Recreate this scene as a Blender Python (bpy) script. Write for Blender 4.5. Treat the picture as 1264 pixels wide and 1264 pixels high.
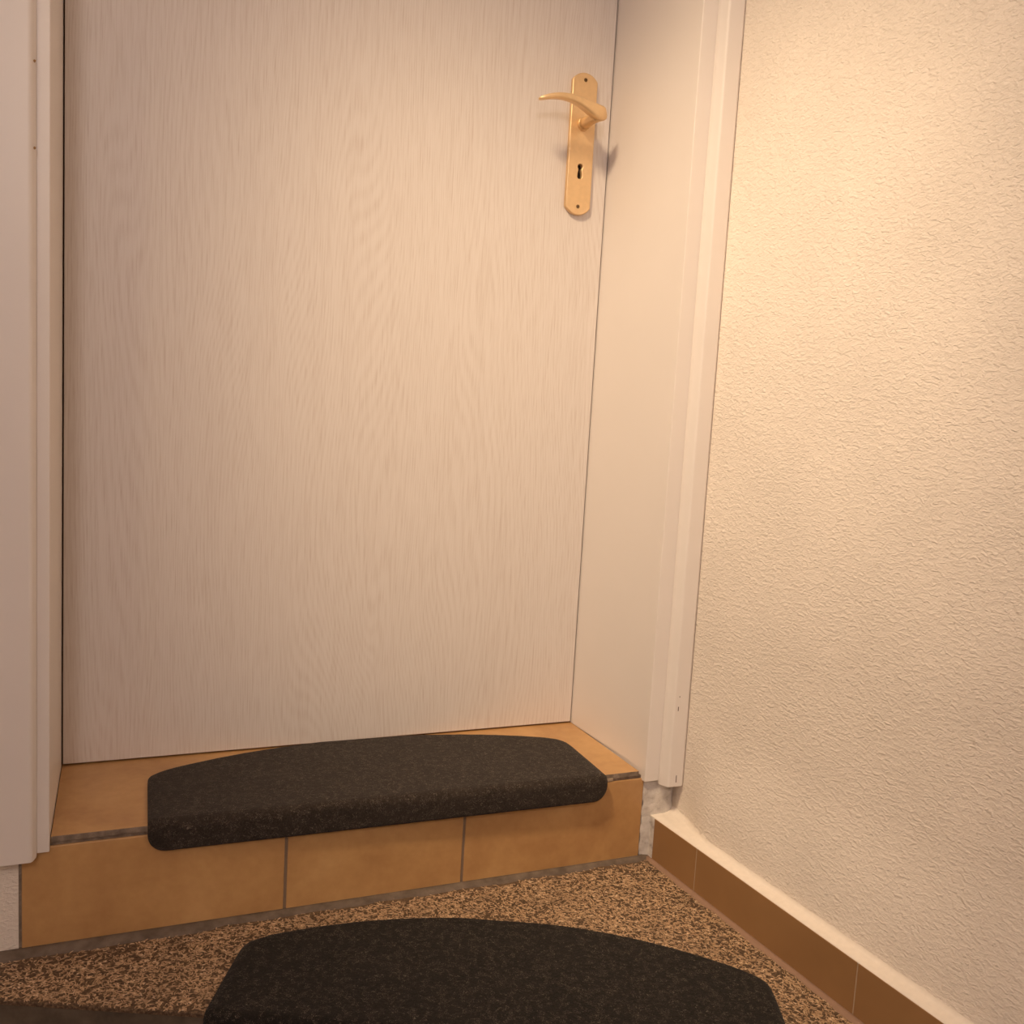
import bpy, bmesh, math
from mathutils import Vector, Matrix

S = bpy.context.scene
C = S.collection
for o in list(bpy.data.objects):
    bpy.data.objects.remove(o)

# ------------------------------------------------------------------ camera
cam = bpy.data.cameras.new('camera')
cam.sensor_fit = 'HORIZONTAL'
cam.sensor_width = 36.0
cam.lens = 1158.07 / 1264 * 36.0
cam.clip_start = 0.02
co = bpy.data.objects.new('camera', cam)
C.objects.link(co)
rt = Vector((0.92333337, -0.37976026, 0.05690017))
up = Vector((-0.00913338, 0.12641692, 0.99193515))
fw = Vector((0.3838907, 0.91640652, -0.11325647))
co.matrix_world = Matrix(((rt.x, up.x, -fw.x, 0.0815), (rt.y, up.y, -fw.y, -1.2753),
                          (rt.z, up.z, -fw.z, 0.7341), (0, 0, 0, 1)))
S.camera = co

# ------------------------------------------------------------------ world, exposure
w = bpy.data.worlds.new('world')
S.world = w
w.use_nodes = True
w.node_tree.nodes['Background'].inputs[0].default_value = (1.0, 0.80, 0.62, 1)
w.node_tree.nodes['Background'].inputs[1].default_value = 0.15
S.view_settings.view_transform = 'Standard'
S.view_settings.look = 'None'
S.view_settings.gamma = 1.0
S.view_settings.use_curve_mapping = False
S.view_settings.exposure = 0.0

LAMP = Vector((-0.20, -0.72, 2.15))      # ceiling spotlight aimed at the door's right corner
AIM = Vector((0.93, 0.05, 0.50))
LAMP_E = 150.0
LAMP_CONE = 50.0
FILL = (-0.20, -2.1, 1.55)              # unseen glowing globe added as fill light
FILL_E = 56.0
LAMP_COL = (1.0, 0.765, 0.49)
FILL_COL = (1.0, 0.88, 0.82)

sl = bpy.data.lights.new('spotlight_beam', 'SPOT')
sl.energy = LAMP_E
sl.color = LAMP_COL
sl.spot_size = math.radians(LAMP_CONE)
sl.spot_blend = 1.0
sl.shadow_soft_size = 0.14
so = bpy.data.objects.new('spotlight_beam', sl)
C.objects.link(so)
so.rotation_euler = (AIM - LAMP).to_track_quat('-Z', 'Y').to_euler()
so.location = LAMP


# ------------------------------------------------------------------ node helpers
def mat(name):
    m = bpy.data.materials.new(name)
    m.use_nodes = True
    nt = m.node_tree
    b = nt.nodes['Principled BSDF']
    return m, nt, b


def N(nt, t, **kw):
    n = nt.nodes.new(t)
    for k, v in kw.items():
        if k.startswith('i_'):
            k2 = k[2:]
            k2 = int(k2) if k2.isdigit() else k2.replace('_', ' ')
            n.inputs[k2].default_value = v
        else:
            setattr(n, k, v)
    return n


def L(nt, a, b):
    nt.links.new(a, b)


def coords(nt, scale=(1, 1, 1), rot=(0, 0, 0)):
    tc = N(nt, 'ShaderNodeTexCoord')
    mp = N(nt, 'ShaderNodeMapping')
    mp.inputs['Scale'].default_value = scale
    mp.inputs['Rotation'].default_value = rot
    L(nt, tc.outputs['Object'], mp.inputs['Vector'])
    return mp.outputs[0]


def noise(nt, vec, scale, detail=3.0, rough=0.5, dist=0.0):
    n = N(nt, 'ShaderNodeTexNoise')
    n.inputs['Scale'].default_value = scale
    n.inputs['Detail'].default_value = detail
    n.inputs['Roughness'].default_value = rough
    n.inputs['Distortion'].default_value = dist
    L(nt, vec, n.inputs['Vector'])
    return n.outputs[0]


def ramp(nt, fac, stops):
    r = N(nt, 'ShaderNodeValToRGB')
    e = r.color_ramp.elements
    while len(e) < len(stops):
        e.new(0.5)
    for i, (p, c) in enumerate(stops):
        e[i].position = p
        e[i].color = (*c, 1) if len(c) == 3 else c
    L(nt, fac, r.inputs[0])
    return r.outputs[0]


def mix(nt, fac, a, b, mode='MIX'):
    n = N(nt, 'ShaderNodeMix', data_type='RGBA', blend_type=mode)
    for s, v in ((n.inputs[0], fac), (n.inputs[6], a), (n.inputs[7], b)):
        if hasattr(v, 'links'):
            L(nt, v, s)
        else:
            s.default_value = (*v, 1) if isinstance(v, tuple) and len(v) == 3 else v
    return n.outputs[2]


def bump(nt, b, h, dist, strength=1.0, prev=None):
    n = N(nt, 'ShaderNodeBump')
    n.inputs['Strength'].default_value = strength
    n.inputs['Distance'].default_value = dist
    L(nt, h, n.inputs['Height'])
    if prev is not None:
        L(nt, prev, n.inputs['Normal'])
    L(nt, n.outputs[0], b.inputs['Normal'])
    return n.outputs[0]


def math_(nt, op, a, b=0.0, c=None):
    n = N(nt, 'ShaderNodeMath', operation=op)
    for i, v in enumerate((a, b, c)):
        if v is None:
            continue
        if hasattr(v, 'links'):
            L(nt, v, n.inputs[i])
        else:
            n.inputs[i].default_value = v
    return n.outputs[0]


# ------------------------------------------------------------------ materials
def m_plaster():
    m, nt, b = mat('rough_plaster')
    v = coords(nt)
    vs = coords(nt, (1, 1, 1.9))
    big = noise(nt, v, 6, 3)
    L(nt, ramp(nt, big, [(0.3, (0.80, 0.715, 0.64)), (0.7, (0.86, 0.77, 0.69))]), b.inputs['Base Color'])
    b.inputs['Roughness'].default_value = 0.85
    h1 = noise(nt, vs, 125, 4, 0.55, 0.7)
    h1 = math_(nt, 'SMOOTH_MAX', h1, 0.42, 0.2)
    p = bump(nt, b, h1, 0.0040, 0.85)
    h2 = noise(nt, vs, 330, 2, 0.5)
    bump(nt, b, h2, 0.0006, 0.8, p)
    return m


def m_smooth_plaster():
    m, nt, b = mat('smeared_plaster')
    v = coords(nt)
    n1 = noise(nt, v, 38, 4, 0.6)
    L(nt, ramp(nt, n1, [(0.30, (0.30, 0.25, 0.23)), (0.42, (0.56, 0.51, 0.48)), (0.6, (0.70, 0.65, 0.61))]), b.inputs['Base Color'])
    b.inputs['Roughness'].default_value = 0.8
    bump(nt, b, noise(nt, v, 60, 4, 0.6), 0.003, 0.8)
    return m


def m_white_wood(name='white_lacquer', base=(0.80, 0.735, 0.70)):
    m, nt, b = mat(name)
    v = coords(nt)
    n1 = noise(nt, v, 5, 2)
    a = tuple(x * 0.97 for x in base)
    L(nt, ramp(nt, n1, [(0.3, a), (0.7, base)]), b.inputs['Base Color'])
    b.inputs['Roughness'].default_value = 0.42
    vs = coords(nt, (60, 60, 1.2))
    bump(nt, b, noise(nt, vs, 4, 2), 0.0002, 0.3)
    return m


def m_door():
    m, nt, b = mat('limed_oak_veneer')
    tc = N(nt, 'ShaderNodeTexCoord')
    sp = N(nt, 'ShaderNodeSeparateXYZ')
    L(nt, tc.outputs['Object'], sp.inputs[0])
    # slow warp of x along z -> cathedral figures
    lv = N(nt, 'ShaderNodeMapping')
    lv.inputs['Scale'].default_value = (5.5, 1, 1.0)
    L(nt, tc.outputs['Object'], lv.inputs[0])
    slow = noise(nt, lv.outputs[0], 1.0, 1.5, 0.45, 0.3)
    rings = math_(nt, 'MULTIPLY', slow, 40.0)
    xr = math_(nt, 'MULTIPLY', sp.outputs[0], 150.0)
    ph = math_(nt, 'ADD', rings, xr)
    wv = math_(nt, 'SINE', math_(nt, 'MULTIPLY', ph, 6.2832))
    pv = N(nt, 'ShaderNodeMapping')          # fine dashes (pores), long in z
    pv.inputs['Scale'].default_value = (640, 1, 20)
    L(nt, tc.outputs['Object'], pv.inputs[0])
    pores = noise(nt, pv.outputs[0], 1.0, 2.0, 0.5, 0.2)
    pv2 = N(nt, 'ShaderNodeMapping')
    pv2.inputs['Scale'].default_value = (60, 1, 2.2)
    L(nt, tc.outputs['Object'], pv2.inputs[0])
    str2 = noise(nt, pv2.outputs[0], 1.0, 3.0, 0.5, 0.3)
    g = math_(nt, 'MULTIPLY_ADD', math_(nt, 'MULTIPLY', wv, str2), 0.16, pores)
    g = math_(nt, 'MULTIPLY_ADD', math_(nt, 'SUBTRACT', str2, 0.5), 0.25, g)
    col = ramp(nt, g, [(0.20, (0.66, 0.57, 0.52)), (0.42, (0.735, 0.66, 0.615)), (0.62, (0.775, 0.705, 0.665))])
    L(nt, col, b.inputs['Base Color'])
    b.inputs['Roughness'].default_value = 0.48
    bump(nt, b, g, 0.0004, 0.35)
    return m


def m_tile():
    m, nt, b = mat('ochre_tile_glaze')
    v = coords(nt)
    n1 = noise(nt, v, 9, 4, 0.55, 0.4)
    n2 = noise(nt, v, 60, 3, 0.6)
    c1 = ramp(nt, n1, [(0.30, (0.44, 0.235, 0.095)), (0.55, (0.55, 0.315, 0.13)), (0.75, (0.62, 0.37, 0.16))])
    c = mix(nt, 0.14, c1, ramp(nt, n2, [(0.35, (0.36, 0.18, 0.07)), (0.65, (0.64, 0.38, 0.17))]))
    L(nt, c, b.inputs['Base Color'])
    b.inputs['Roughness'].default_value = 0.38
    bump(nt, b, noise(nt, v, 45, 3), 0.0006, 0.3)
    return m


def m_skirt_tile():
    m, nt, b = mat('brown_tile_glaze')
    v = coords(nt)
    n1 = noise(nt, v, 7, 3, 0.55)
    L(nt, ramp(nt, n1, [(0.3, (0.285, 0.150, 0.062)), (0.7, (0.35, 0.19, 0.08))]), b.inputs['Base Color'])
    b.inputs['Roughness'].default_value = 0.45
    return m


def m_tile_edge():
    m, nt, b = mat('raw_tile_edge')
    v = coords(nt)
    n1 = noise(nt, v, 55, 4, 0.6)
    L(nt, ramp(nt, n1, [(0.32, (0.13, 0.095, 0.07)), (0.52, (0.22, 0.165, 0.125)), (0.72, (0.36, 0.29, 0.23))]), b.inputs['Base Color'])
    b.inputs['Roughness'].default_value = 0.85
    bump(nt, b, n1, 0.001, 0.6)
    return m


def m_grout():
    m, nt, b = mat('grey_brown_grout')
    v = coords(nt)
    n1 = noise(nt, v, 40, 4, 0.6)
    L(nt, ramp(nt, n1, [(0.3, (0.105, 0.075, 0.055)), (0.7, (0.20, 0.15, 0.115))]), b.inputs['Base Color'])
    b.inputs['Roughness'].default_value = 0.9
    bump(nt, b, noise(nt, v, 150, 3), 0.0015, 0.7)
    return m


def m_terrazzo():
    m, nt, b = mat('pebble_terrazzo')
    v = coords(nt)
    # short curled chips: two iso-line fields of noise, broken up by a third
    a = noise(nt, v, 88, 1.0, 0.5, 0.7)
    wa = math_(nt, 'ABSOLUTE', math_(nt, 'SUBTRACT', a, 0.5))
    v2 = coords(nt, (1, 1, 1), (0, 0, 1.1))
    c = noise(nt, v2, 100, 1.0, 0.5, 0.6)
    wc = math_(nt, 'ABSOLUTE', math_(nt, 'SUBTRACT', c, 0.52))
    ln = math_(nt, 'MINIMUM', wa, wc)
    vo = N(nt, 'ShaderNodeTexVoronoi', feature='F1')
    vo.inputs['Scale'].default_value = 110
    L(nt, v, vo.inputs['Vector'])
    dots = math_(nt, 'SUBTRACT', vo.outputs['Distance'], 0.20)
    ln2 = math_(nt, 'MINIMUM', ln, math_(nt, 'MAXIMUM', math_(nt, 'MULTIPLY', dots, 0.35), 0.0))
    tone = noise(nt, v, 240, 2, 0.5)
    light = ramp(nt, tone, [(0.3, (0.50, 0.31, 0.165)), (0.55, (0.66, 0.44, 0.25)), (0.75, (0.80, 0.60, 0.39))])
    light = mix(nt, ramp(nt, ln2, [(0.0, (0, 0, 0)), (0.045, (1, 1, 1))]), light, (0.30, 0.185, 0.10))
    k = ramp(nt, ln2, [(0.042, (0, 0, 0)), (0.075, (1, 1, 1))])
    dark = ramp(nt, noise(nt, v, 60, 2), [(0.35, (0.055, 0.030, 0.016)), (0.65, (0.12, 0.072, 0.04))])
    col = mix(nt, k, light, dark)
    grime = noise(nt, v, 9, 3)
    col = mix(nt, ramp(nt, grime, [(0.45, (0, 0, 0)), (0.75, (0.45, 0.45, 0.45))]), col, (0.20, 0.125, 0.07))
    # cement smeared over the chips along the foot of the step
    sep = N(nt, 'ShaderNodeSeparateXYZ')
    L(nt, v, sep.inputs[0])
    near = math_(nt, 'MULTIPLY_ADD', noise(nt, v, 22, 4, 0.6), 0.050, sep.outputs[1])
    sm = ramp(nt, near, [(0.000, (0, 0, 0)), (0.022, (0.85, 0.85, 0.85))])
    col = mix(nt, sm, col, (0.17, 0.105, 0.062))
    L(nt, col, b.inputs['Base Color'])
    b.inputs['Roughness'].default_value = 0.5
    h = math_(nt, 'SUBTRACT', 1.0, k)
    bump(nt, b, h, 0.0008, 0.6)
    return m


def m_dark_riser():
    m, nt, b = mat('shaded_riser')  # dark colour carries the shade on the riser faces
    v = coords(nt)
    n1 = noise(nt, v, 30, 4, 0.6)
    L(nt, ramp(nt, n1, [(0.3, (0.055, 0.04, 0.028)), (0.7, (0.13, 0.098, 0.07))]), b.inputs['Base Color'])
    b.inputs['Roughness'].default_value = 0.8
    return m


def m_mat(name, lo, hi, speck, amount):
    m, nt, b = mat(name)
    v = coords(nt)
    n1 = noise(nt, v, 420, 3, 0.7)
    base = ramp(nt, n1, [(0.35, lo), (0.65, hi)])
    big = noise(nt, v, 16, 3)
    base = mix(nt, ramp(nt, big, [(0.4, (0, 0, 0)), (0.7, (0.4, 0.4, 0.4))]), base, hi)
    # pale fibres: thin broken curls
    f = noise(nt, v, 210, 1.5, 0.5, 1.6)
    f = math_(nt, 'ABSOLUTE', math_(nt, 'SUBTRACT', f, 0.5))
    gate = noise(nt, v, 120, 2, 0.6)
    fm = math_(nt, 'MULTIPLY', math_(nt, 'LESS_THAN', f, 0.016), math_(nt, 'GREATER_THAN', gate, amount))
    fine = noise(nt, v, 900, 1)
    fm2 = math_(nt, 'GREATER_THAN', fine, 0.70)
    base = mix(nt, math_(nt, 'MULTIPLY', fm2, 0.35), base, speck)
    L(nt, mix(nt, fm, base, speck), b.inputs['Base Color'])
    b.inputs['Roughness'].default_value = 0.95
    b.inputs['Specular IOR Level'].default_value = 0.15
    b.inputs['Sheen Weight'].default_value = 0.05
    b.inputs['Sheen Roughness'].default_value = 0.6
    p = bump(nt, b, noise(nt, v, 300, 3, 0.7), 0.0012, 0.8)
    return m


def m_simple(name, col, rough=0.5, metal=0.0):
    m, nt, b = mat(name)
    v = coords(nt)
    n1 = noise(nt, v, 120, 2)
    L(nt, ramp(nt, n1, [(0.3, tuple(x * 0.94 for x in col)), (0.7, col)]), b.inputs['Base Color'])
    b.inputs['Roughness'].default_value = rough
    b.inputs['Metallic'].default_value = metal
    return m


PLASTER = m_plaster()
SMEAR = m_smooth_plaster()
WHITE = m_white_wood()
DOOR = m_door()
TILE = m_tile()
SKIRT = m_skirt_tile()
EDGE = m_tile_edge()
GROUT = m_grout()
JOINT = m_simple('joint_cement', (0.24, 0.165, 0.115), 0.9)
TERR = m_terrazzo()
RISER_SHADE = m_dark_riser()


def m_matrix():
    m, nt, b = mat('terrazzo_binder')
    v = coords(nt)
    n1 = noise(nt, v, 260, 3, 0.6)
    c = ramp(nt, n1, [(0.36, (0.050, 0.028, 0.015)), (0.55, (0.125, 0.075, 0.042)), (0.72, (0.25, 0.16, 0.092))])
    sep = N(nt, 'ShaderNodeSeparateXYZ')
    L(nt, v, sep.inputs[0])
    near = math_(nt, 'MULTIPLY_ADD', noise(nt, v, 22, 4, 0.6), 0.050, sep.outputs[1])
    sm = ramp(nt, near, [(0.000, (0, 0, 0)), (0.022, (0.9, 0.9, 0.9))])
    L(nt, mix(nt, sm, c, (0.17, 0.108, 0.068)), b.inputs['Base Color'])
    b.inputs['Roughness'].default_value = 0.75
    bump(nt, b, n1, 0.0008, 0.6)
    return m


def m_chip():
    m, nt, b = mat('tan_stone_chips')
    v = coords(nt)
    n1 = noise(nt, v, 200, 2, 0.6)
    n2 = noise(nt, v, 18, 3, 0.6)
    c = ramp(nt, n1, [(0.30, (0.20, 0.115, 0.060)), (0.45, (0.40, 0.25, 0.138)), (0.60, (0.58, 0.39, 0.23)), (0.75, (0.85, 0.67, 0.48))])
    c = mix(nt, ramp(nt, n2, [(0.48, (0, 0, 0)), (0.72, (0.55, 0.55, 0.55))]), c, (0.22, 0.135, 0.078))
    L(nt, c, b.inputs['Base Color'])
    b.inputs['Roughness'].default_value = 0.5
    return m


MATRIX = m_matrix()
CHIP = m_chip()
MAT1 = m_mat('worn_charcoal_felt', (0.017, 0.0125, 0.010), (0.042, 0.032, 0.026), (0.13, 0.10, 0.08), 0.50)
MAT2 = m_mat('black_felt', (0.007, 0.0058, 0.005), (0.019, 0.0155, 0.013), (0.12, 0.095, 0.075), 0.50)
BRASS = m_simple('satin_brass', (0.86, 0.60, 0.33), 0.36, 0.55)
BLACK = m_simple('black_hole', (0.012, 0.007, 0.004), 0.9)
BRONZE = m_simple('screw_bronze', (0.30, 0.17, 0.07), 0.45, 0.6)
RUBBER = m_simple('black_rubber', (0.02, 0.018, 0.016), 0.8)
GAP = m_simple('gap_shade_and_nick', (0.10, 0.055, 0.035), 0.8)  # painted shade of the door gap; also colours the casing nicks


# ------------------------------------------------------------------ mesh helpers
def link(name, me, m=None, parent=None):
    o = bpy.data.objects.new(name, me)
    C.objects.link(o)
    if me is not None and m is not None:
        ms = m if isinstance(m, (list, tuple)) else [m]
        for x in ms:
            me.materials.append(x)
    if parent is not None:
        o.parent = parent
    return o


def from_bm(name, bm, m, parent=None, smooth=False):
    bmesh.ops.recalc_face_normals(bm, faces=bm.faces)
    me = bpy.data.meshes.new(name)
    if smooth:
        for f in bm.faces:
            f.smooth = True
    bm.to_mesh(me)
    bm.free()
    return link(name, me, m, parent)


def bevel_bm(bm, r, seg=2, ang=0.5):
    es = [e for e in bm.edges if len(e.link_faces) == 2 and e.calc_face_angle(0) > ang]
    if r > 0 and es:
        bmesh.ops.bevel(bm, geom=es, offset=r, segments=seg, affect='EDGES', profile=0.5, clamp_overlap=True)


def prism_bm(pts, z0, z1):
    """vertical prism over a polygon in x, y; z0 may be a list (per vertex)"""
    bm = bmesh.new()
    n = len(pts)
    zz = z0 if isinstance(z0, (list, tuple)) else [z0] * n
    a = [bm.verts.new((p[0], p[1], zz[i])) for i, p in enumerate(pts)]
    b = [bm.verts.new((p[0], p[1], z1)) for p in pts]
    bm.faces.new(a[::-1])
    bm.faces.new(b)
    for i in range(n):
        bm.faces.new((a[i], a[(i + 1) % n], b[(i + 1) % n], b[i]))
    bmesh.ops.recalc_face_normals(bm, faces=bm.faces)
    return bm


def prism(name, pts, z0, z1, m, parent=None, bev=0.0, seg=2):
    bm = prism_bm(pts, z0, z1)
    bevel_bm(bm, bev, seg)
    return from_bm(name, bm, m, parent, smooth=False)


def box(name, a, b, m, parent=None, bev=0.0, seg=2):
    pts = [(a[0], a[1]), (b[0], a[1]), (b[0], b[1]), (a[0], b[1])]
    return prism(name, pts, a[2], b[2], m, parent, bev, seg)


def struct(o):
    o['kind'] = 'structure'
    return o


def empty(name, loc=(0, 0, 0)):
    o = bpy.data.objects.new(name, None)
    C.objects.link(o)
    o.location = loc
    o.empty_display_size = 0.05
    return o


def tag(o, label, cat, group=None):
    o['label'] = label
    o['category'] = cat
    if group:
        o['group'] = group
    return o


def tube_bm(p0, p1, r0, r1, n=24, bm=None):
    bm = bm or bmesh.new()
    p0, p1 = Vector(p0), Vector(p1)
    d = (p1 - p0).normalized()
    s = d.orthogonal().normalized()
    t = d.cross(s)
    ra = [bm.verts.new(p0 + r0 * (math.cos(a) * s + math.sin(a) * t)) for a in [2 * math.pi * i / n for i in range(n)]]
    rb = [bm.verts.new(p1 + r1 * (math.cos(a) * s + math.sin(a) * t)) for a in [2 * math.pi * i / n for i in range(n)]]
    bm.faces.new(ra[::-1])
    bm.faces.new(rb)
    for i in range(n):
        bm.faces.new((ra[i], ra[(i + 1) % n], rb[(i + 1) % n], rb[i]))
    return bm


# ------------------------------------------------------------------ dimensions
ZS = 0.151          # top of the door step
ZD = 2.15           # underside of the head jamb
YD = 0.24           # door face
WX = 0.936          # right wall plane at y = 0
SX = 0.894          # face of the right skirting at y = 0
TT = 0.0785         # the right wall is not quite square to the door wall
CEIL = 2.62


def wall_x(y, c=WX):
    return c - TT * y


# ------------------------------------------------------------------ walls
# door wall: left pier, right pier, and the piece over the door, one mesh
bm = bmesh.new()
for a, b in (((-1.5, 0.0, -1.2), (-0.036, 0.30, CEIL)),
             ((-0.036, 0.012, 0.134), (-0.013, 0.30, CEIL)),
             ((0.8785, 0.004, -1.2), (1.20, 0.30, CEIL)),
             ((-0.013, 0.012, ZD + 0.02), (0.8785, 0.30, CEIL))):
    t = prism_bm([(a[0], a[1]), (b[0], a[1]), (b[0], b[1]), (a[0], b[1])], a[2], b[2])
    me = bpy.data.meshes.new('t')
    t.to_mesh(me)
    t.free()
    bm.from_mesh(me)
    bpy.data.meshes.remove(me)
struct(from_bm('wall_front', bm, PLASTER))

def sstep(a, b, x):
    t = min(max((x - a) / (b - a), 0.0), 1.0)
    return t * t * (3 - 2 * t)


def wall_c(y, z):
    """plaster surface of the right wall: swells a little above the skirting, away from the corner"""
    return WX - 0.021 * sstep(0.02, 0.12, -y) * (1 - sstep(0.075, 0.26, z))


bm = bmesh.new()
ys = [0.004, -0.02, -0.035, -0.05, -0.065, -0.08, -0.1, -0.12, -0.2, -0.4, -0.8, -1.4, -2.6]
zs = [-1.2, 0.0, 0.06, 0.075, 0.09, 0.105, 0.12, 0.135, 0.15, 0.165, 0.18, 0.195, 0.21, 0.225, 0.24, 0.26, 0.4, CEIL]
gr = [[bm.verts.new((wall_x(y, wall_c(y, z)), y, z)) for z in zs] for y in ys]
for a, b in zip(gr, gr[1:]):
    for k in range(len(zs) - 1):
        bm.faces.new((a[k], b[k], b[k + 1], a[k + 1]))
back = {}
for y in (ys[0], ys[-1]):
    for z in (zs[0], zs[-1]):
        back[y, z] = bm.verts.new((wall_x(y) + 0.2, y, z))
bm.faces.new((back[ys[0], zs[0]], back[ys[-1], zs[0]], back[ys[-1], zs[-1]], back[ys[0], zs[-1]]))
bm.faces.new([g_[-1] for g_ in gr] + [back[ys[-1], zs[-1]], back[ys[0], zs[-1]]])
bm.faces.new([g_[0] for g_ in gr][::-1] + [back[ys[0], zs[0]], back[ys[-1], zs[0]]])
bm.faces.new(gr[0] + [back[ys[0], zs[-1]], back[ys[0], zs[0]]])
bm.faces.new(gr[-1][::-1] + [back[ys[-1], zs[0]], back[ys[-1], zs[-1]]])
struct(from_bm('wall_right', bm, PLASTER, smooth=False))
for f in bpy.data.objects['wall_right'].data.polygons:
    f.use_smooth = f.normal.x < -0.5
struct(box('wall_left', (-1.7, -2.6, -1.2), (-1.5, 0.3, CEIL), PLASTER))
struct(box('wall_back', (-1.7, -2.8, -1.2), (1.5, -2.6, CEIL), PLASTER))
struct(box('ceiling', (-1.7, -2.8, CEIL), (1.5, 0.3, CEIL + 0.1), PLASTER))

# rough plaster patch in the corner between the step and the right skirting
bm = bmesh.new()
import random
random.seed(4)
rows = []
NZ = 26
for i in range(NZ + 1):
    z = -0.002 + 0.162 * i / NZ
    xl = 0.8785 + 0.0015 * math.sin(i * 1.3)
    row = []
    for j in range(7):
        f = j / 6
        x = xl + (0.9380 - xl) * f
        # lower part is narrow: the skirting starts at x = .893
        y = 0.002 - 0.0045 * math.sin(f * 3.1) + random.uniform(-0.0016, 0.0016)
        if f < 0.2:
            y -= 0.001
        row.append(bm.verts.new((x, y, z)))
    rows.append(row)
for i in range(NZ):
    for j in range(6):
        bm.faces.new((rows[i][j], rows[i][j + 1], rows[i + 1][j + 1], rows[i + 1][j]))
tr = from_bm('trim_4', bm, SMEAR, smooth=True)
struct(tr)

# ------------------------------------------------------------------ landing floor (winder stair)
EA = math.radians(-23.5)
EP = Vector((0.067, -0.149))
EU = Vector((math.cos(EA), math.sin(EA)))
EN = Vector((-math.sin(EA), math.cos(EA)))


def edge_pts(shift):
    """where the nosing line, moved by shift down the stair, meets the door wall (or left wall) and the right wall"""
    p = EP - EN * shift
    # right wall: x = WX - TT*y
    t = (WX - p.x - TT * p.y) / (EU.x + TT * EU.y)
    r = p + EU * t
    t0 = (0.0 - p.y) / EU.y
    l = p + EU * t0
    if l.x < -1.5:
        t0 = (-1.5 - p.x) / EU.x
        l = p + EU * t0
    return l, r


fl = empty('floor')
struct(fl)
l0, r0 = edge_pts(0)
land = prism('landing', [(l0.x, l0.y), (r0.x, r0.y), (wall_x(0.0), 0.0)], -0.006, 0.0, MATRIX, fl, bev=0.0012)
lr0, rr0 = edge_pts(-0.0008)
prism('landing_riser', [(lr0.x, lr0.y), (rr0.x, rr0.y), (wall_x(0.0), 0.0)], -0.171, -0.006, RISER_SHADE, fl)
# thin face under the nosing lip, shade painted into its colour (seen left of the mat)
for k in range(1, 5):
    sh = 0.27 * k
    l, r = edge_pts(sh)
    z = -0.17 * k
    pts = [(l.x, l.y), (r.x, r.y), (wall_x(0.0), 0.0)]
    if l.x <= -1.499:
        pts.append((-1.5, 0.0))
    prism('tread', pts, z - 0.045, z, TERR, fl, bev=0.003)
    lb, rb_ = edge_pts(sh - 0.012)
    pts = [(lb.x, lb.y), (rb_.x, rb_.y), (wall_x(0.0), 0.0)]
    if lb.x <= -1.499:
        pts.append((-1.5, 0.0))
    prism('riser', pts, z - 0.17, z - 0.045, RISER_SHADE, fl)
box('lower_landing', (-1.5, -2.6, -0.90), (1.15, 0.0, -0.85), TERR, fl)

# curled stone chips standing proud of the binder: far too many to count, one object
random.seed(21)
cv, cf = [], []


def chip(cx, cy, ang, ln, wd, bend, h):
    n = 5
    base = len(cv)
    x = y = 0.0
    a = ang - bend / 2
    pts = []
    for k in range(n):
        pts.append((x, y, a))
        x += ln / (n - 1) * math.cos(a)
        y += ln / (n - 1) * math.sin(a)
        a += bend / (n - 1)
    ox = cx - pts[n // 2][0]
    oy = cy - pts[n // 2][1]
    for k, (px, py, pa) in enumerate(pts):
        t = abs(2 * k / (n - 1) - 1)
        w_ = wd / 2 * (1 - 0.75 * t ** 3)
        nx, ny = -math.sin(pa), math.cos(pa)
        zt = h * (1 - 0.7 * t ** 3)
        cv.append((px + ox + nx * w_, py + oy + ny * w_, -0.0002))
        cv.append((px + ox + nx * w_ * 0.35, py + oy + ny * w_ * 0.35, zt))
        cv.append((px + ox - nx * w_ * 0.35, py + oy - ny * w_ * 0.35, zt))
        cv.append((px + ox - nx * w_, py + oy - ny * w_, -0.0002))
    for k in range(n - 1):
        b0 = base + 4 * k
        for q in range(3):
            cf.append((b0 + q, b0 + q + 1, b0 + q + 5, b0 + q + 4))
    cf.append((base, base + 3, base + 2, base + 1))
    e0 = base + 4 * (n - 1)
    cf.append((e0, e0 + 1, e0 + 2, e0 + 3))


made = 0
while made < 21000:
    px, py = random.uniform(-0.28, 0.94), random.uniform(-0.52, -0.006)
    if (Vector((px, py)) - EP).dot(EN) < 0.0022 or px > wall_x(py, SX) - 0.006:
        continue
    if py > -0.020 and random.random() < 0.75:
        continue
    if px < 0.10 and py > -0.045 and random.random() < 0.45:
        continue
    made += 1
    if random.random() < 0.16:
        chip(px, py, random.uniform(0, 6.3), random.uniform(0.0025, 0.0045), random.uniform(0.0022, 0.0036), 0.3, 0.0006)
    else:
        chip(px, py, random.uniform(0, 6.3), random.uniform(0.005, 0.010), random.uniform(0.0014, 0.0024),
             random.choice((-1, 1)) * random.uniform(0.2, 2.4), random.uniform(0.00045, 0.00085))
me = bpy.data.meshes.new('stone_chips')
me.from_pydata(cv, [], cf)
ch_ = link('stone_chips', me, CHIP, fl)
ch_['kind'] = 'stuff'

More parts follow.
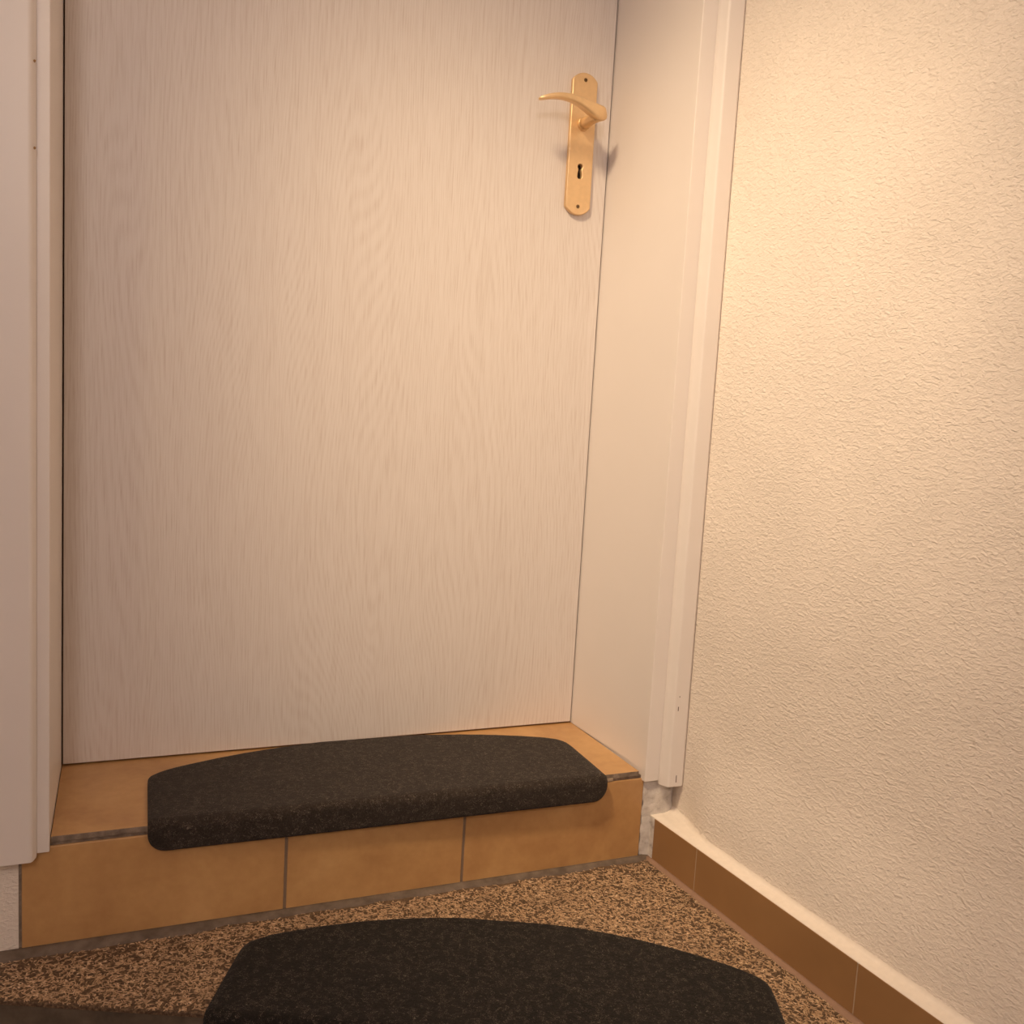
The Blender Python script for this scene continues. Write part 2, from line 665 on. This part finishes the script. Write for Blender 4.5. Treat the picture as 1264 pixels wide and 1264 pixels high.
# cement fillets along the riser and the skirting
bm = bmesh.new()
rows = []
for i in range(61):
    f = i / 60
    x = -0.10 + 1.0 * f
    wv = 0.0016 * math.sin(i * 0.9) + 0.001 * math.sin(i * 2.3)
    d = 0.014 + wv if x > 0.2 else 0.020 + wv
    d = d if x < 0.8 else d - 0.003
    rows.append([bm.verts.new((x, 0.001, 0.0052)), bm.verts.new((x, -0.003, 0.0035)), bm.verts.new((x, -d, 0.0003)), bm.verts.new((x, -d, -0.01)), bm.verts.new((x, 0.001, -0.01))])
for a, b in zip(rows, rows[1:]):
    for j in range(5):
        bm.faces.new((a[j], a[(j + 1) % 5], b[(j + 1) % 5], b[j]))
bm.faces.new(rows[0])
bm.faces.new(rows[-1][::-1])
g = from_bm('grout', bm, GROUT, fl, smooth=True)
bm = bmesh.new()
rows = []
for i in range(61):
    y = -0.004 - 0.9 * i / 60
    wv = 0.0012 * math.sin(i * 1.7) + 0.001 * math.sin(i * 0.6)
    x = wall_x(y, SX)
    rows.append([bm.verts.new((x + 0.001, y, 0.0045)), bm.verts.new((x - 0.004, y, 0.0028)), bm.verts.new((x - 0.0085 + wv, y, 0.0004)), bm.verts.new((x - 0.0085 + wv, y, -0.01)), bm.verts.new((x + 0.001, y, -0.01))])
    if y < -0.50:
        break
for a, b in zip(rows, rows[1:]):
    for j in range(5):
        bm.faces.new((a[j], a[(j + 1) % 5], b[(j + 1) % 5], b[j]))
bm.faces.new(rows[0])
bm.faces.new(rows[-1][::-1])
PINKG = m_simple('pinkish_grout', (0.33, 0.20, 0.135), 0.85)
from_bm('grout', bm, PINKG, fl, smooth=True)

# ------------------------------------------------------------------ the tiled door step
step = empty('step', (0.43, 0.0, 0.0))
tag(step, 'low door step faced and topped with glossy ochre tiles under the white door', 'step')


def sp(o):
    o.parent = step
    o.matrix_parent_inverse = Matrix.Translation((-0.43, 0, 0))
    return o


sp(box('core', (-0.034, 0.006, -0.01), (0.8785, 0.30, 0.1425), GROUT))
jx = [-0.0325, 0.3003, 0.5672, 0.8778]
gp = 0.0021
tx = [0.0, 0.365, 0.575, 0.87]


def tile_box(name, a, b, mats, bev):
    bm = prism_bm([(a[0], a[1]), (b[0], a[1]), (b[0], b[1]), (a[0], b[1])], a[2], b[2])
    bevel_bm(bm, bev, 2)
    return bm


for i in range(3):
    x0 = jx[i] + (gp if i else 0.0)
    x1 = jx[i + 1] - (gp if i < 2 else 0.0)
    z0 = 0.0015
    o = sp(box('tile', (x0, 0.0, z0), (x1, 0.0075, 0.1378), TILE, bev=0.0011))
for i in range(3):
    x0 = (tx[i] + gp) if i else 0.0008
    x1 = (tx[i + 1] - gp) if i < 2 else 0.8675
    bm = prism_bm([(x0, 0.0), (x1, 0.0), (x1 if i < 2 else 0.8612, 0.262), (x0, 0.262)], 0.1425, ZS)
    bevel_bm(bm, 0.0008, 2)
    o = from_bm('tread_tile', bm, [TILE, EDGE])
    for p in o.data.polygons:
        if p.normal.y < -0.8 and p.center.z < ZS - 0.0005:
            p.material_index = 1
    sp(o)
sp(box('grout', (-0.001, 0.0028, 0.1365), (0.8775, 0.012, 0.1428), EDGE))
for i in (1, 2):
    sp(box('grout', (jx[i] - gp, 0.0014, 0.0), (jx[i] + gp, 0.0065, 0.1368), JOINT))
# dark gap at the left end where wall and riser meet
sp(box('mortar', (-0.036, 0.0012, 0.0), (-0.0318, 0.02, 0.134), EDGE))
# pale chip of mortar left in the joint near the right end
sp(box('mortar_chip', (0.804, -0.0006, 0.1385), (0.820, 0.006, 0.1445), m_simple('pale_mortar', (0.42, 0.31, 0.22), 0.9), bev=0.001))

# ------------------------------------------------------------------ right skirting
bs = empty('baseboard_right')
struct(bs)
ky = [-0.014, -0.1245, -0.4430, -0.7615, -1.08]
LEND = r0.y + 0.012
ZK = 0.0722
for i in range(4):
    ya, yb = ky[i] - (0.0008 if i else 0), ky[i + 1] + 0.0008
    if ya < LEND:
        break
    yb = max(yb, -0.62)
    pts = [(wall_x(ya, SX), ya), (wall_x(yb, SX), yb), (wall_x(yb, SX + 0.009), yb), (wall_x(ya, SX + 0.009), ya)]
    prism('tile', pts, -0.002 if yb > -0.5 else -0.05, ZK, SKIRT, bs, bev=0.0008)
PALEG = m_simple('pale_joint', (0.46, 0.34, 0.24), 0.9)
for y in ky[1:3]:
    pts = [(wall_x(y + 0.0012, SX + 0.0006), y + 0.0012), (wall_x(y - 0.0012, SX + 0.0006), y - 0.0012),
           (wall_x(y - 0.0012, SX + 0.008), y - 0.0012), (wall_x(y + 0.0012, SX + 0.008), y + 0.0012)]
    prism('grout', pts, 0.0, ZK - 0.0008, PALEG, bs)
# plaster ledge that bridges the tile top and the wall
LEDGE = m_simple('ledge_plaster', (0.86, 0.77, 0.68), 0.8)
bm = bmesh.new()
rows = []
random.seed(9)
for i in range(121):
    y = 0.004 - 1.1 * i / 120
    w1 = 0.0002 * math.sin(i * 0.8) + random.uniform(-0.0002, 0.0002)
    wd = wall_c(y, 0.09) - SX          # 42 mm at the corner, 25 mm further on
    prof = [(SX + 0.009, -0.01), (SX + 0.009, ZK - 0.0006), (SX + 0.0004, ZK - 0.0006), (SX + 0.0012, ZK + 0.0010 + w1 * 0.5),
            (SX + wd * 0.45, ZK + 0.0018 + w1), (SX + wd * 0.76, ZK + 0.0030 + w1), (SX + wd * 0.92, ZK + 0.0052 + w1),
            (SX + wd * 0.99, ZK + 0.0090 + w1), (SX + wd + 0.0006, ZK + 0.0150), (SX + wd + 0.006, ZK + 0.020), (SX + wd + 0.007, -0.01)]
    rows.append([bm.verts.new((wall_x(y, a), y, b)) for a, b in prof])
n = len(rows[0])
for a, b in zip(rows, rows[1:]):
    for j in range(n):
        f = bm.faces.new((a[j], a[(j + 1) % n], b[(j + 1) % n], b[j]))
bm.faces.new(rows[0])
bm.faces.new(rows[-1][::-1])
o = from_bm('plaster_ledge', bm, LEDGE, bs, smooth=True)
# whitish smear of plaster at the end of the first tile
box('plaster_end', (SX + 0.0005, -0.014, 0.0), (SX + 0.008, 0.001, ZK), SMEAR, bs, bev=0.002)

# ------------------------------------------------------------------ door frame: left, right, head
JB = ZS + 0.0012     # jambs stop just above the tiles
CB = 0.1335          # casings stop lower, in front of the step


def casing(name, prof, z0, parent, z1=ZD + 0.06):
    bm = prism_bm(prof, z0, z1)
    es = [e for e in bm.edges if abs(e.verts[0].co.z - e.verts[1].co.z) > 0.5 and e.calc_face_angle(0) > 0.3]
    bmesh.ops.bevel(bm, geom=es, offset=0.0014, segments=3, affect='EDGES', profile=0.5, clamp_overlap=True)
    return from_bm(name, bm, WHITE, parent)


t1 = empty('trim_1')
struct(t1)
JB = ZS + 0.0006
z_ = CB + 0.001
casing('jamb', [(0.0, YD + 0.05), (0.0, 0.0006), (0.0, -0.0005), (0.0, -0.008), (-0.030, -0.008), (-0.030, -0.0005), (-0.012, 0.0006), (-0.012, YD + 0.05)], [JB, JB, z_, z_, z_, z_, JB, JB], t1, ZD)
casing('casing', [(-0.0142, -0.0082), (-0.0146, -0.015), (-0.0180, -0.0255), (-0.0205, -0.0275), (-0.070, -0.0275), (-0.076, -0.022), (-0.076, -0.0003), (-0.030, -0.0003), (-0.030, -0.0082)], CB - 0.0015, t1)
for z in (1.093, 0.997):
    bm = tube_bm((-0.0160, -0.0180, z), (-0.0152, -0.0215, z), 0.0014, 0.0014, 10)
    from_bm('nail', bm, BRONZE, t1)

t2 = empty('trim_2')
struct(t2)
z_ = CB + 0.002
casing('jamb', [(0.8608, YD + 0.05), (0.8605, YD), (0.8735, 0.0006), (0.8736, -0.0005), (0.8740, -0.0085), (0.904, -0.0085), (0.904, -0.0005), (0.8845, 0.0006), (0.8745, YD + 0.05)], [JB, JB, JB, z_, z_, z_, z_, JB, JB], t2, ZD)
# board: cut narrow against the wall
bmc = prism_bm([(0.8992, -0.0087), (0.9000, -0.014), (0.9062, -0.0265), (0.9085, -0.0282), (0.9330, -0.0282), (0.9375, -0.024), (0.9372, 0.003), (0.904, 0.003), (0.904, -0.0087)], CB - 0.003, ZD + 0.06)
es = [e for e in bmc.edges if abs(e.verts[0].co.z - e.verts[1].co.z) > 0.5 and e.calc_face_angle(0) > 0.3]
bmesh.ops.bevel(bmc, geom=es, offset=0.0014, segments=3, affect='EDGES', profile=0.5, clamp_overlap=True)
from_bm('casing', bmc, WHITE, t2)
# splintered nick near the foot of the right casing
for (x, z, h, ww) in ((0.9205, 0.1435, 0.012, 0.0012), (0.9140, 0.262, 0.007, 0.0012), (0.9150, 0.282, 0.002, 0.0012)):
    box('nick', (x, -0.0285, z - h / 2), (x + ww, -0.0279, z + h / 2), GAP, t2)

t3 = empty('trim_3')
struct(t3)
box('jamb', (-0.012, 0.0005, ZD), (0.8845, YD + 0.05, ZD + 0.012), WHITE, t3)
box('casing_lip', (-0.0140, -0.008, ZD - 0.0002), (0.899, 0.0118, ZD + 0.03), WHITE, t3, bev=0.001)
box('casing', (-0.0205, -0.0270, ZD + 0.014), (0.906, -0.0083, ZD + 0.0595), WHITE, t3, bev=0.0014)

# ------------------------------------------------------------------ the door
d = empty('door_1', (0.0, YD, ZS))
struct(d)


def dp(o):
    o.parent = d
    o.matrix_parent_inverse = Matrix.Translation((0, -YD, -ZS))
    return o


dp(box('door_leaf', (0.0022, YD, ZS + 0.0030), (0.8582, YD + 0.04, ZD - 0.003), DOOR, bev=0.0008))
# dark sheet behind the leaf stands in for shade in the gap
dp(box('gap_shade_sheet', (-0.001, YD + 0.012, ZS - 0.0005), (0.8615, YD + 0.016, ZD), GAP))

# long plate with a real keyhole, from a filled 2D curve
PC = Vector((0.8030, YD, 1.1835))
PW, PH = 0.0235, 0.1175


def arc_outline():
    pts = []
    sag = 0.013
    R = (PW ** 2 + sag ** 2) / (2 * sag)
    a0 = math.asin(PW / R)
    for i in range(13):
        a = a0 - 2 * a0 * i / 12
        pts.append((R * math.sin(a), PH - R + R * math.cos(a)))
    for i in range(13):
        a = -a0 + 2 * a0 * i / 12
        pts.append((R * math.sin(a), -(PH - R + R * math.cos(a))))
    return pts


def keyhole_outline(cz):
    pts = []
    r = 0.0045
    for i in range(15):
        a = math.radians(-50 + 280 * i / 14)
        pts.append((r * math.cos(a), cz + r * math.sin(a)))
    pts += [(-0.0028, cz - 0.007), (-0.0038, cz - 0.011), (-0.0041, cz - 0.0175), (-0.0025, cz - 0.0198),
            (0.0025, cz - 0.0198), (0.0041, cz - 0.0175), (0.0038, cz - 0.011), (0.0028, cz - 0.007)]
    return pts


cu = bpy.data.curves.new('plate_outline', 'CURVE')
cu.dimensions = '2D'
cu.fill_mode = 'BOTH'
cu.extrude = 0.0026
cu.bevel_depth = 0.0016
cu.bevel_resolution = 2
cu.offset = -0.0016
for pts in (arc_outline(), keyhole_outline(-0.037)):
    s_ = cu.splines.new('POLY')
    s_.points.add(len(pts) - 1)
    for q, p in zip(s_.points, pts):
        q.co = (p[0], p[1], 0, 1)
    s_.use_cyclic_u = True
tmp = bpy.data.objects.new('tmp', cu)
C.objects.link(tmp)
bpy.context.view_layer.update()
me = bpy.data.meshes.new_from_object(tmp.evaluated_get(bpy.context.evaluated_depsgraph_get()))
bpy.data.objects.remove(tmp)
me.name = 'handle_plate'
me.transform(Matrix.Translation((PC.x, YD - 0.0043, PC.z)) @ Matrix.Rotation(math.radians(90), 4, 'X'))
me.materials.clear()
plate = dp(link('handle_plate', me, BRASS))
plate['label'] = 'long satin brass plate with a keyhole'


def pp(o):
    o.parent = plate
    o.matrix_parent_inverse = plate.matrix_world.inverted()
    return o


PY = YD - 0.0085
bpy.context.view_layer.update()
INV = Matrix.Identity(4)


def sub(o):                       # sub-part of the plate; the plate's own origin is the door's
    o.parent = plate
    o.matrix_parent_inverse = Matrix.Identity(4)
    return o


bm = bmesh.new()
kp = [(x * 1.25, y) for x, y in keyhole_outline(-0.037)]
bm.faces.new([bm.verts.new((PC.x + x, YD - 0.0006, PC.z + z)) for x, z in kp])
k_ = from_bm('keyhole', bm, BLACK)
sub(k_)
for dz in (0.1055, -0.1035):
    bm = tube_bm((PC.x, PY + 0.003, PC.z + dz), (PC.x, PY - 0.0002, PC.z + dz), 0.0037, 0.0034, 16)
    s1 = sub(from_bm('screw', bm, BRONZE))
    bm = bmesh.new()
    for rot in (0, math.pi / 2):
        c, s__ = math.cos(rot + 0.3), math.sin(rot + 0.3)
        aa = []
        for (u, v) in ((-0.0026, -0.0005), (0.0026, -0.0005), (0.0026, 0.0005), (-0.0026, 0.0005)):
            aa.append(bm.verts.new((PC.x + u * c - v * s__, PY - 0.0004 - rot * 0.00002, PC.z + dz + u * s__ + v * c)))
        bm.faces.new(aa)
    sub(from_bm('screw_slot', bm, BLACK))

# lever
HX, HZ = 0.8036, 1.2165
bm = tube_bm((HX, PY + 0.001, HZ), (HX, PY - 0.005, HZ), 0.0115, 0.0112, 28)
bm = tube_bm((HX, PY - 0.005, HZ), (HX, PY - 0.0065, HZ), 0.0112, 0.0096, 28, bm)
collar = dp(from_bm('collar', bm, BRASS, smooth=False))
bm = bmesh.new()
neck = [(0.0, 0.0104), (-0.010, 0.0098), (-0.022, 0.0094), (-0.034, 0.0096), (-0.044, 0.0104), (-0.050, 0.0106)]
rings = []
for dy, r in neck:
    rings.append([bm.verts.new((HX + r * math.cos(2 * math.pi * i / 24), PY - 0.005 + dy, HZ + 0.002 * (-dy / 0.05) + r * math.sin(2 * math.pi * i / 24))) for i in range(24)])
for a, b in zip(rings, rings[1:]):
    for i in range(24):
        bm.faces.new((a[i], a[(i + 1) % 24], b[(i + 1) % 24], b[i]))
bm.faces.new(rings[0])
bm.faces.new(rings[-1])
dp(from_bm('neck', bm, BRASS, smooth=True))
# grip path: x, y, z, half depth (y), half height
G = [(0.8175, 0.1815, 1.2230, 0.0030, 0.0050),
     (0.8155, 0.1800, 1.2222, 0.0070, 0.0098),
     (0.8100, 0.1775, 1.2210, 0.0096, 0.0122),
     (0.8010, 0.1755, 1.2215, 0.0102, 0.0120),
     (0.7900, 0.1740, 1.2245, 0.0100, 0.0106),
     (0.7780, 0.1730, 1.2285, 0.0094, 0.0088),
     (0.7660, 0.1728, 1.2322, 0.0088, 0.0073),
     (0.7530, 0.1730, 1.2350, 0.0084, 0.0061),
     (0.7380, 0.1738, 1.2360, 0.0080, 0.0052),
     (0.7230, 0.1750, 1.2346, 0.0076, 0.0045),
     (0.7100, 0.1765, 1.2312, 0.0070, 0.0038),
     (0.7000, 0.1780, 1.2276, 0.0060, 0.0030),
     (0.6955, 0.1790, 1.2258, 0.0034, 0.0016)]
bm = bmesh.new()
rings = []
for i, (x, y, z, a, b) in enumerate(G):
    p = Vector(G[max(i - 1, 0)][:3])
    q = Vector(G[min(i + 1, len(G) - 1)][:3])
    t = (q - p).normalized()
    yv = Vector((0, 1, 0))
    yv = (yv - t * yv.dot(t)).normalized()
    zv = yv.cross(t).normalized()
    if zv.z < 0:
        zv = -zv
    ring = []
    for k in range(28):
        an = 2 * math.pi * k / 28
        c, s_ = math.cos(an), math.sin(an)
        e = 0.62
        ring.append(bm.verts.new(Vector((x, y, z)) + yv * a * math.copysign(abs(c) ** e, c) + zv * b * math.copysign(abs(s_) ** e, s_)))
    rings.append(ring)
for a, b in zip(rings, rings[1:]):
    for i in range(28):
        bm.faces.new((a[i], a[(i + 1) % 28], b[(i + 1) % 28], b[i]))
bm.faces.new(rings[0])
bm.faces.new(rings[-1])
lv = dp(from_bm('lever', bm, BRASS, smooth=True))
lv.modifiers.new('sub', 'SUBSURF').render_levels = 2
lv['label'] = 'satin brass S-curved lever handle'


# ------------------------------------------------------------------ stair mats
def stair_mat(name, HW, DEP, R, drop, origin, ang, m, label, seed, thick=0.0055, rad=0.006):
    """half-round mat; local u across, w from the fold (w = 0) back, negative w runs down the front"""
    root = empty(name, origin)
    root.rotation_euler = (0, 0, ang)
    CR = 0.045      # back corner softness
    FR = 0.024      # front corner radius

    def U(wv):
        s = max(DEP - wv, 0.0)
        u1 = math.sqrt(max(R * R - (R - s) ** 2, 0.0))
        k = 26.0
        u = (max(u1, 1e-5) ** -k + HW ** -k) ** (-1 / k)
        lo = -drop
        if wv < lo + FR:
            t = (lo + FR - wv) / FR
            u -= FR * (1 - math.sqrt(max(1 - t * t, 0)))
        return u

    ws = []
    nb = 10
    for i in range(nb + 1):          # front lower corner
        t = 1 - math.cos(math.pi / 2 * i / nb)
        ws.append(-drop + FR * t)
    x = ws[-1]
    while x < DEP - 0.05:
        x += 0.004
        ws.append(x)
    x0 = ws[-1]
    for i in range(1, 29):
        t = math.sin(math.pi / 2 * i / 28)
        ws.append(x0 + (DEP - x0) * t)
    NU = 60

    def pos(u, wv, h):
        # h = height over the underside; the fold is a quarter circle of inner radius rad
        q = rad * math.pi / 2
        # fold occupies w in [-q/2, q/2]
        c0 = q / 2
        if wv >= c0:
            y, z, ny, nz = wv - c0 + rad, rad, 0, 1
        elif wv <= -c0:
            y, z, ny, nz = 0, -( -wv - c0), -1, 0
        else:
            a = (c0 - wv) / q * math.pi / 2
            ny, nz = -math.sin(a), math.cos(a)
            y, z = rad + ny * rad, nz * rad
        # slight softness of the pile
        y -= rad
        z -= rad
        return Vector((u, y + ny * h, z + nz * h))

    bm = bmesh.new()
    ch = 0.0022
    layers = [(0.0, 0.0006), (0.0012, 0.0), (thick - 0.0025, 0.0), (thick - 0.0008, ch * 0.5), (thick, ch * 1.4)]
    bot, top = {}, {}
    random.seed(seed)
    for i, wv in enumerate(ws):
        for j in range(NU + 1):
            f = -1 + 2 * j / NU
            f = math.sin(f * math.pi / 2) * 0.35 + f * 0.65
            u = U(wv)
            bot[i, j] = bm.verts.new(pos(f * u, wv, 0))
            # soften the outline of the upper surface
            edge = min((1 - abs(f)) * u, DEP - wv + 0.0, wv + drop)
            hh = thick - 0.0028 * max(0.0, 1 - edge / 0.004) ** 2 + random.uniform(-0.00015, 0.00015)
            top[i, j] = bm.verts.new(pos(f * u, wv, hh))
    n = len(ws)
    for i in range(n - 1):
        for j in range(NU):
            bm.faces.new((top[i, j], top[i, j + 1], top[i + 1, j + 1], top[i + 1, j]))
            bm.faces.new((bot[i, j], bot[i + 1, j], bot[i + 1, j + 1], bot[i, j + 1]))
    for i in range(n - 1):
        bm.faces.new((bot[i, 0], top[i, 0], top[i + 1, 0], bot[i + 1, 0]))
        bm.faces.new((bot[i, NU], bot[i + 1, NU], top[i + 1, NU], top[i, NU]))
    for j in range(NU):
        bm.faces.new((bot[0, j], bot[0, j + 1], top[0, j + 1], top[0, j]))
        bm.faces.new((bot[n - 1, j], top[n - 1, j], top[n - 1, j + 1], bot[n - 1, j + 1]))
    bmesh.ops.remove_doubles(bm, verts=bm.verts, dist=1e-6)
    o = from_bm('pile', bm, m, root, smooth=True)
    # thin rubber backing, just showing at the rim
    bm = bmesh.new()
    a, b = {}, {}
    for i, wv in enumerate(ws):
        for j in range(NU + 1):
            f = -1 + 2 * j / NU
            u = U(wv) - 0.0004
            a[i, j] = bm.verts.new(pos(f * u, wv, -0.0012))
            b[i, j] = bm.verts.new(pos(f * u, wv, -0.0001))
    for i in range(n - 1):
        for j in range(NU):
            bm.faces.new((b[i, j], b[i, j + 1], b[i + 1, j + 1], b[i + 1, j]))
            bm.faces.new((a[i, j], a[i + 1, j], a[i + 1, j + 1], a[i, j + 1]))
        bm.faces.new((a[i, 0], b[i, 0], b[i + 1, 0], a[i + 1, 0]))
        bm.faces.new((a[i, NU], a[i + 1, NU], b[i + 1, NU], b[i, NU]))
    for j in range(NU):
        bm.faces.new((a[0, j], a[0, j + 1], b[0, j + 1], b[0, j]))
    bmesh.ops.remove_doubles(bm, verts=bm.verts, dist=1e-6)
    from_bm('backing', bm, RUBBER, root)
    tag(root, label, 'stair mat', 'half-round stair mats')
    return root


stair_mat('stair_mat', 0.3415, 0.242, 0.80, 0.0355, (0.4585, -0.0028, ZS + 0.0013), math.radians(-1.1), MAT1,
          'dark charcoal half-round stair mat folded over the tiled door step', 3)
mo = EP + EU * ((0.1802 - EP.x) / EU.x) + EU * 0.345 - EN * 0.006
stair_mat('stair_mat', 0.347, 0.243, 0.70, 0.040, (mo.x, mo.y, 0.0021), math.radians(-24.5), MAT2,
          'black half-round stair mat lying on the pebbled terrazzo landing below the step', 5)

# ------------------------------------------------------------------ spotlight and added fill
def emit(name, col, e):
    m = bpy.data.materials.new(name)
    m.use_nodes = True
    nt = m.node_tree
    nt.nodes.clear()
    em = nt.nodes.new('ShaderNodeEmission')
    em.inputs[0].default_value = (*col, 1)
    em.inputs[1].default_value = e
    out = nt.nodes.new('ShaderNodeOutputMaterial')
    L(nt, em.outputs[0], out.inputs[0])
    return m


def add_fill_globe(name, p, r, col, e, label, wall_y=None):
    root = empty(name, p)
    bm = bmesh.new()
    bmesh.ops.create_uvsphere(bm, u_segments=32, v_segments=16, radius=r)
    from_bm('globe', bm, emit(name + '_glow', col, e), root, smooth=True)
    if wall_y is not None:
        dy = wall_y - p[1]
        bm = tube_bm((0, dy, 0.0), (0, dy - 0.02, 0.0), 0.05, 0.05, 24)
        bm = tube_bm((0, dy - 0.02, 0), (0, r * 0.9, 0), 0.014, 0.014, 16, bm)
    else:
        dz = CEIL - p[2]
        bm = tube_bm((0, 0, dz), (0, 0, dz - 0.02), 0.05, 0.05, 24)
        bm = tube_bm((0, 0, dz - 0.02), (0, 0, r * 0.9), 0.008, 0.008, 16, bm)
    from_bm('mount', bm, WHITE, root)
    tag(root, label, 'lamp')
    return root


# spotlight fixture: ceiling plate, stem, open can around the beam
root = empty('spotlight', LAMP)
tag(root, 'small white ceiling spotlight aimed at the door corner', 'spotlight')
q = (AIM - LAMP).normalized()
bm = tube_bm((0, 0, CEIL - LAMP.z), (0, 0, CEIL - LAMP.z - 0.02), 0.045, 0.045, 24)
from_bm('ceiling_plate', bm, WHITE, root)
bm = tube_bm((0, 0, CEIL - LAMP.z - 0.02), -q * 0.05, 0.008, 0.008, 12)
from_bm('stem', bm, WHITE, root)
bm = bmesh.new()
sd = q.orthogonal().normalized()
te = q.cross(sd)
rg = []
for (t, r) in ((-0.07, 0.030), (-0.05, 0.045), (0.0, 0.055), (0.012, 0.055), (0.012, 0.052), (-0.048, 0.042)):
    rg.append([bm.verts.new(q * t + r * (math.cos(a) * sd + math.sin(a) * te)) for a in [2 * math.pi * i / 32 for i in range(32)]])
for a, b in zip(rg, rg[1:]):
    for i in range(32):
        bm.faces.new((a[i], a[(i + 1) % 32], b[(i + 1) % 32], b[i]))
bm.faces.new(rg[0])
bm.faces.new(rg[-1])
from_bm('can', bm, WHITE, root)
so.parent = root
so.location = (0, 0, 0)
add_fill_globe('fill_globe', FILL, 0.11, FILL_COL, FILL_E, 'round glowing globe added unseen behind the viewer as fill light')  # unseen fill source, added to brighten the stairwell
